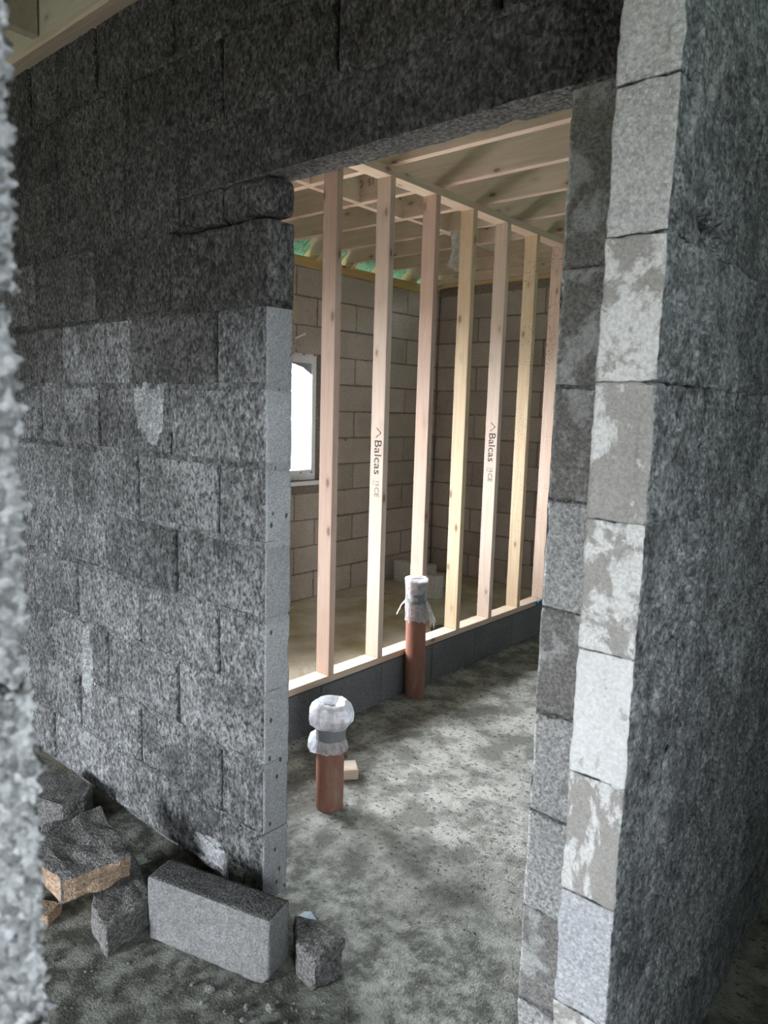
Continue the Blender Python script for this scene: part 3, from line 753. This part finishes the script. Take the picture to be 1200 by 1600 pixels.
V = np.array([v.co[:] for v in bm.verts]); V = V * (1 + .28 * fbm(V * 1.7, 5, 2))[:, None] * np.array((.030, .036, .046))
me = bpy.data.meshes.new('plastic_flap')
for v, c in zip(bm.verts, V): v.co = c
bm.to_mesh(me); bm.free(); me.materials.append(M['bag'])
link('plastic_flap', me, p1, (-.052, -.032, .268), (0, .25, .6))
p2 = tag(empty('drain_pipe', (-.782, 1.735, FZ), (0, -.02, 0)), 'tall terracotta drain pipe with open top and torn plastic, against the low wall', 'pipe', 'capped drain pipes in the floor')
link('pipe', smooth_tube(tube('pipe', R0, -.03, .655, M['pipe'])), p2)
link('tape', smooth_tube(tube('tape', R0 + .004, .53, .585, M['tape'], thick=.003, wob=.002, seed=5, rows=4)), p2)
link('plastic_wrap', lathe('plastic_wrap', [(.0575, .55), (.0595, .60), (.061, .64), (.064, .668), (.054, .672), (.049, .65), (.047, .62)], M['film'], 40, .004, 34, 14), p2)
link('plastic_skirt', lathe('plastic_skirt', [(.0595, .535), (.062, .505), (.060, .475), (.061, .44)], M['film'], 40, .006, 30, 19, ragged=.03), p2)
for rz, ln, sd in ((.55, .13, 1), (.25, .10, 2), (3.6, .07, 3)):
    V = []; Q = []; r_ = random.Random(sd)
    for i in range(8):
        u = i / 7
        for j in range(4):
            v_ = j / 3 - .5; wd = .012 + .028 * u
            V.append((.058 + .045 * u ** .7 + r_.uniform(-.003, .003), v_ * wd * 2, -ln * u + .008 * math.sin(v_ * 6 + sd) + (r_.uniform(-.015, .0) if i == 7 else 0)))
    for i in range(7):
        for j in range(3): Q.append([i * 4 + j, i * 4 + j + 1, (i + 1) * 4 + j + 1, (i + 1) * 4 + j])
    link('plastic_tail', mesh_from('plastic_tail', V, Q, [M['bag']], smooth=True), p2, (0, 0, .54), (0, 0, rz))

# ------------------------------------------------------------------ loose things
def rock_prism(name, poly, h, mats, side_mi=None, amp=.006, seed=0, cuts=5):
    """block fragment: irregular outline extruded to real thickness, subdivided and broken up; side_mi maps outline edge -> material slot"""
    bm = bmesh.new()
    n = len(poly)
    lo = [bm.verts.new((x, y, 0)) for x, y in poly]; hi = [bm.verts.new((x, y, h)) for x, y in poly]
    bm.faces.new(lo[::-1]); bm.faces.new(hi)
    for i in range(n):
        f = bm.faces.new((lo[i], lo[(i + 1) % n], hi[(i + 1) % n], hi[i])); f.material_index = (side_mi or {}).get(i, 0)
    bmesh.ops.recalc_face_normals(bm, faces=bm.faces[:])
    bmesh.ops.bevel(bm, geom=bm.edges[:], offset=.005, segments=1, affect='EDGES')
    bmesh.ops.triangulate(bm, faces=[f for f in bm.faces if len(f.verts) > 4])
    bmesh.ops.subdivide_edges(bm, edges=[e for e in bm.edges if e.calc_length() > .03], cuts=cuts, use_grid_fill=True)
    bm.normal_update(); V = np.array([v.co[:] for v in bm.verts]); d = fbm(V * 32, seed, 3) * amp
    for v, k in zip(bm.verts, d): v.co += v.normal * float(k)
    me = bpy.data.meshes.new(name); bm.to_mesh(me); bm.free()
    for m in mats: me.materials.append(m)
    return me
# the whole block on its edge in front of the wall
A1 = math.radians(16)
V_, Q_, A_ = gridbox(.212, .05, .1, .008)
V_, N_ = rounded(V_, (.212, .05, .1), .007)
dd = .002 * fbm(V_ * 28, 3, 3)
crn = np.clip((V_[:, 0] - .17) / .04, 0, 1) * np.clip((-V_[:, 2] - .06) / .04, 0, 1)
V_ = V_ + N_ * dd[:, None]; V_[:, 0] -= .022 * crn ** 2; V_[:, 2] += .01 * crn ** 2
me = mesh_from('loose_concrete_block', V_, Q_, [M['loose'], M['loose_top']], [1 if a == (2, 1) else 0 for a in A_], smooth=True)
cxy = Vector((.213, -.157)) + Vector((-math.cos(A1), -math.sin(A1))) * .212 + Vector((-math.sin(A1), math.cos(A1))) * .05
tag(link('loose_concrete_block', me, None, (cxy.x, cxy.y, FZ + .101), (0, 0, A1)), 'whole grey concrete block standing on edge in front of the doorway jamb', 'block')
o = link('broken_block', rock_prism('broken_block', [(.145, -.005), (.20, .035), (.325, .02), (.31, -.085), (.245, -.085)], .108, [M['rubble']], None, .006, 3), None, (0, 0, FZ))
tag(o, 'dark dusty block piece in the doorway right of the upright block', 'block', 'broken block pieces on the near floor')
me = mesh_from('plastic_scrap', [(0, 0, 0), (.03, .004, .004), (.052, .022, .001), (.02, .03, .006), (.004, .02, .003), (0, 0, -.001), (.03, .004, .003), (.052, .022, 0), (.02, .03, .005), (.004, .02, .002)], [[0, 1, 2, 3, 4], [9, 8, 7, 6, 5]] + [[i, i + 5, (i + 1) % 5 + 5, (i + 1) % 5] for i in range(5)], [M['foil']])
tag(link('plastic_scrap', me, None, (.165, -.006, FZ + .1125)), 'tiny pale blue plastic scrap on the dark block piece beside the jamb', 'scrap')
o = link('broken_block', rock_prism('broken_block', [(-.53, -.135), (-.235, -.235), (-.205, -.40), (-.335, -.375), (-.52, -.24)], .092, [M['rubble'], M['rubble_brown']], {3: 1}, .005, 8), None, (0, 0, FZ))
tag(o, 'dark half block lying flat under the brown-edged piece by the wall', 'block', 'broken block pieces on the near floor')
o = link('broken_block', rock_prism('broken_block', [(-.12, .10), (.14, .12), (.14, -.085), (-.02, -.13), (-.12, -.08)], .085, [M['rubble'], M['rubble_brown']], {2: 1, 1: 1, 3: 1}, .012, 12), None, (-.50, -.325, .080), (.05, .16, -.22))
tag(o, 'tilted block piece with brown broken edge, on top of the half block', 'block', 'broken block pieces on the near floor')
o = link('broken_block', rock_prism('broken_block', [(-1.14, -.20), (-1.10, -.05), (-.93, -.06), (-.87, -.12), (-.885, -.20), (-1.0, -.24)], .115, [M['rubble']], None, .005, 15), None, (0, 0, FZ))
tag(o, 'grey block piece at the wall foot farthest left, half hidden by the near wall edge', 'block', 'broken block pieces on the near floor')
o = link('timber_offcut', boxmesh('timber_offcut', (-.07, -.035, 0), (.07, .035, .035), M['rubble_brown'], .004), None, (-.53, -.455, FZ), (0, 0, .5))
tag(o, 'small brown offcut on the floor beneath the tilted block piece', 'offcut')
o = link('timber_offcut', boxmesh('timber_offcut', (-.05, -.045, 0), (.05, .045, .045), M['scrap_wood'], .003), None, (-.445, .83, FZ), (0, 0, .9))
tag(o, 'small square timber offcut on the screed behind the bagged pipe', 'offcut')
# spare blocks at the far end of the wet floor
def spare(loc, rz, size, label):
    V, Q, A = gridbox(*[s / 2 for s in size], .02); V, N = rounded(V, [s / 2 for s in size], .006); V = V + N * (.002 * fbm(V * 30, 5, 2))[:, None]
    tag(link('loose_concrete_block', mesh_from('loose_concrete_block', V, Q, [M['pale_block']]), None, loc, (0, 0, rz)), label, 'block', 'spare blocks on the wet floor')
spare((-2.045, 3.53, FZ + .1), -.05, (.22, .1, .2), 'pale concrete block on end on the wet floor, behind the third stud')
spare((-2.42, 3.80, FZ + .1), .1, (.40, .1, .2), 'grey concrete block at the window wall, left of the pale block')
o = link('scrap_piece', rock_prism('scrap_piece', [(-.06, -.03), (.03, -.04), (.07, .0), (.02, .045), (-.05, .03)], .03, [M['dark_scrap']], None, .004, 4, cuts=2), None, (-1.40, 2.80, FZ), (.15, 0, .4))
tag(o, 'small dark scrap on the wet floor just beyond the sole plate', 'scrap')
# standing water
def puddle(cx, cy, rx, ry, seed, label):
    n = 90; V = [(cx, cy, FZ + .0022)]; 
    for i in range(n):
        a = 2 * PI * i / n; k = 1 + .22 * float(fbm(np.array([[math.cos(a) * 2.2, math.sin(a) * 2.2, seed]]), seed, 4)[0])
        V.append((cx + rx * k * math.cos(a), cy + ry * k * math.sin(a), FZ + .0006))
    Q = [[0, 1 + i, 1 + (i + 1) % n] for i in range(n)]
    tag(link('puddle', mesh_from('puddle', V, Q, [M['water']], smooth=True)), label, 'puddle', 'standing water on the inner floor')
puddle(-1.83, 2.75, .70, 1.30, 3, 'large brown puddle spread behind the studs below the window')
puddle(-1.37, .95, .33, .55, 8, 'small shallow puddle behind the near end of the sole plate')
# small fixings
o = link('wall_tie', boxmesh('wall_tie', (-.004, 0, -.006), (.0, .115, .006), M['white_tie'], .001), None, (XL + .012, 2.555, 2.04), (.40, 0, 0))
tag(o, 'short white strap sticking out of the wall above the window', 'strap')
o = link('hanging_cable', tube('hanging_cable', .004, 0, .60, M['plate_yellow'], 8, .002), None, (XL + .012, 2.53, 1.99))
tag(o, 'thin pale cable running down the wall beside the window', 'cable')
o = link('plastic_clip', boxmesh('plastic_clip', (-.012, -.02, -.018), (.012, .02, .018), M['blue'], .004), None, (XS + .014, 3.20, .198))
tag(o, 'small blue plastic clip at the far end of the sole plate', 'clip')
V = []; Q = []
for i in range(9):
    for j in range(5):
        u, v_ = i / 8, j / 4
        V.append((-.06 + .12 * v_ + .02 * u * math.sin(4 * u), .02 * math.sin(v_ * 9 + u * 4) + .015 * u, -.26 * u * (1 - .25 * abs(v_ - .6)) + .0))
for i in range(8):
    for j in range(4): Q.append([i * 5 + j, i * 5 + j + 1, (i + 1) * 5 + j + 1, (i + 1) * 5 + j])
o = link('plastic_sheet', mesh_from('plastic_sheet', V, Q, [M['bag']], smooth=True), None, (-1.30, 2.70, JZ), (0, 0, .3))
tag(o, 'scrap of clear plastic sheet hanging from a ceiling joist', 'plastic')

# ------------------------------------------------------------------ stones and grit on the near floor
rs = random.Random(5)
stone = []
for v in range(4):
    bm = bmesh.new(); bmesh.ops.create_icosphere(bm, subdivisions=2, radius=1.0)
    V = np.array([q.co[:] for q in bm.verts]); d = 1 + .28 * fbm(V * 1.6 + v * 9, v, 2)
    for q, k in zip(bm.verts, d): q.co = q.co * float(k); q.co.z *= .7
    me = bpy.data.meshes.new('stone'); bm.to_mesh(me); bm.free(); me.materials.append(M['rubble' if v < 3 else 'loose']); stone.append(me)
spots = [(.10, -.265, .014), (.155, -.235, .010), (.22, -.24, .011), (.27, -.20, .013), (.05, -.29, .008), (.33, -.20, .008), (.19, -.285, .007), (.245, -.27, .009), (.30, -.255, .012), (.36, -.13, .008), (-.02, -.315, .007), (.12, -.31, .006)]
for i, (x, y, r) in enumerate(spots):
    o = link('stone', stone[i % 4], None, (x, y, FZ + r * .5), (rs.uniform(-.3, .3), rs.uniform(-.3, .3), rs.uniform(0, 6)), (r, r * rs.uniform(.7, 1.1), r))
    tag(o, 'small loose stone on the dirt in front of the upright block', 'stone', 'loose stones before the upright block')
def scatter(name, n, box, rmin, rmax, mat, seed, label, cat, skip=()):
    r_ = random.Random(seed); V = []; Q = []
    ico = bmesh.new(); bmesh.ops.create_icosphere(ico, subdivisions=1, radius=1.0); iv = [v.co.copy() for v in ico.verts]; fi = [[v.index for v in f.verts] for f in ico.faces]; ico.free()
    for _ in range(n):
        x, y = r_.uniform(box[0], box[1]), r_.uniform(box[2], box[3]); s = rmin + (rmax - rmin) * r_.random() ** 3
        if any(((x - c[0]) / c[2]) ** 2 + ((y - c[1]) / c[3]) ** 2 < 1 for c in skip): continue
        b = len(V); a = r_.uniform(0, 6)
        for c in iv:
            k = r_.uniform(.65, 1.2); V.append((x + s * k * (c.x * math.cos(a) - c.y * 1.3 * math.sin(a)), y + s * k * (c.x * math.sin(a) + c.y * 1.3 * math.cos(a)), FZ + s * .25 + s * .6 * k * c.z))
        Q += [[b + i for i in f] for f in fi]
    tag(link(name, mesh_from(name, V, Q, [mat])), label, cat, None, 'stuff')
scatter('loose_grit', 1500, (-.9, .9, -.75, -.02), .0015, .007, M['rubble'], 3, 'loose grit and crumbs on the dirty floor before the doorway', 'grit', [(.0, -.18, .26, .15), (.235, -.03, .13, .10), (-.37, -.27, .24, .21), (-.5, -.33, .2, .2), (-.53, -.455, .1, .09), (-.95, -.15, .25, .17)])
scatter('screed_crumbs', 700, (-.80, .85, .12, 1.9), .0012, .005, M['rubble'], 4, 'dark crumbs scattered over the pale screed inside', 'grit', [(-.325, .612, .075, .075), (-.782, 1.735, .075, .075), (-.445, .83, .09, .09)])
scatter('silt_crumbs', 260, (-1.9, -.95, .5, 3.2), .002, .010, M['rubble_brown'], 6, 'brown crumbs on the wet silty floor behind the studs', 'grit', [(-1.83, 2.75, .95, 1.75), (-1.37, .95, .45, .75), (-1.4, 2.8, .1, .1)])
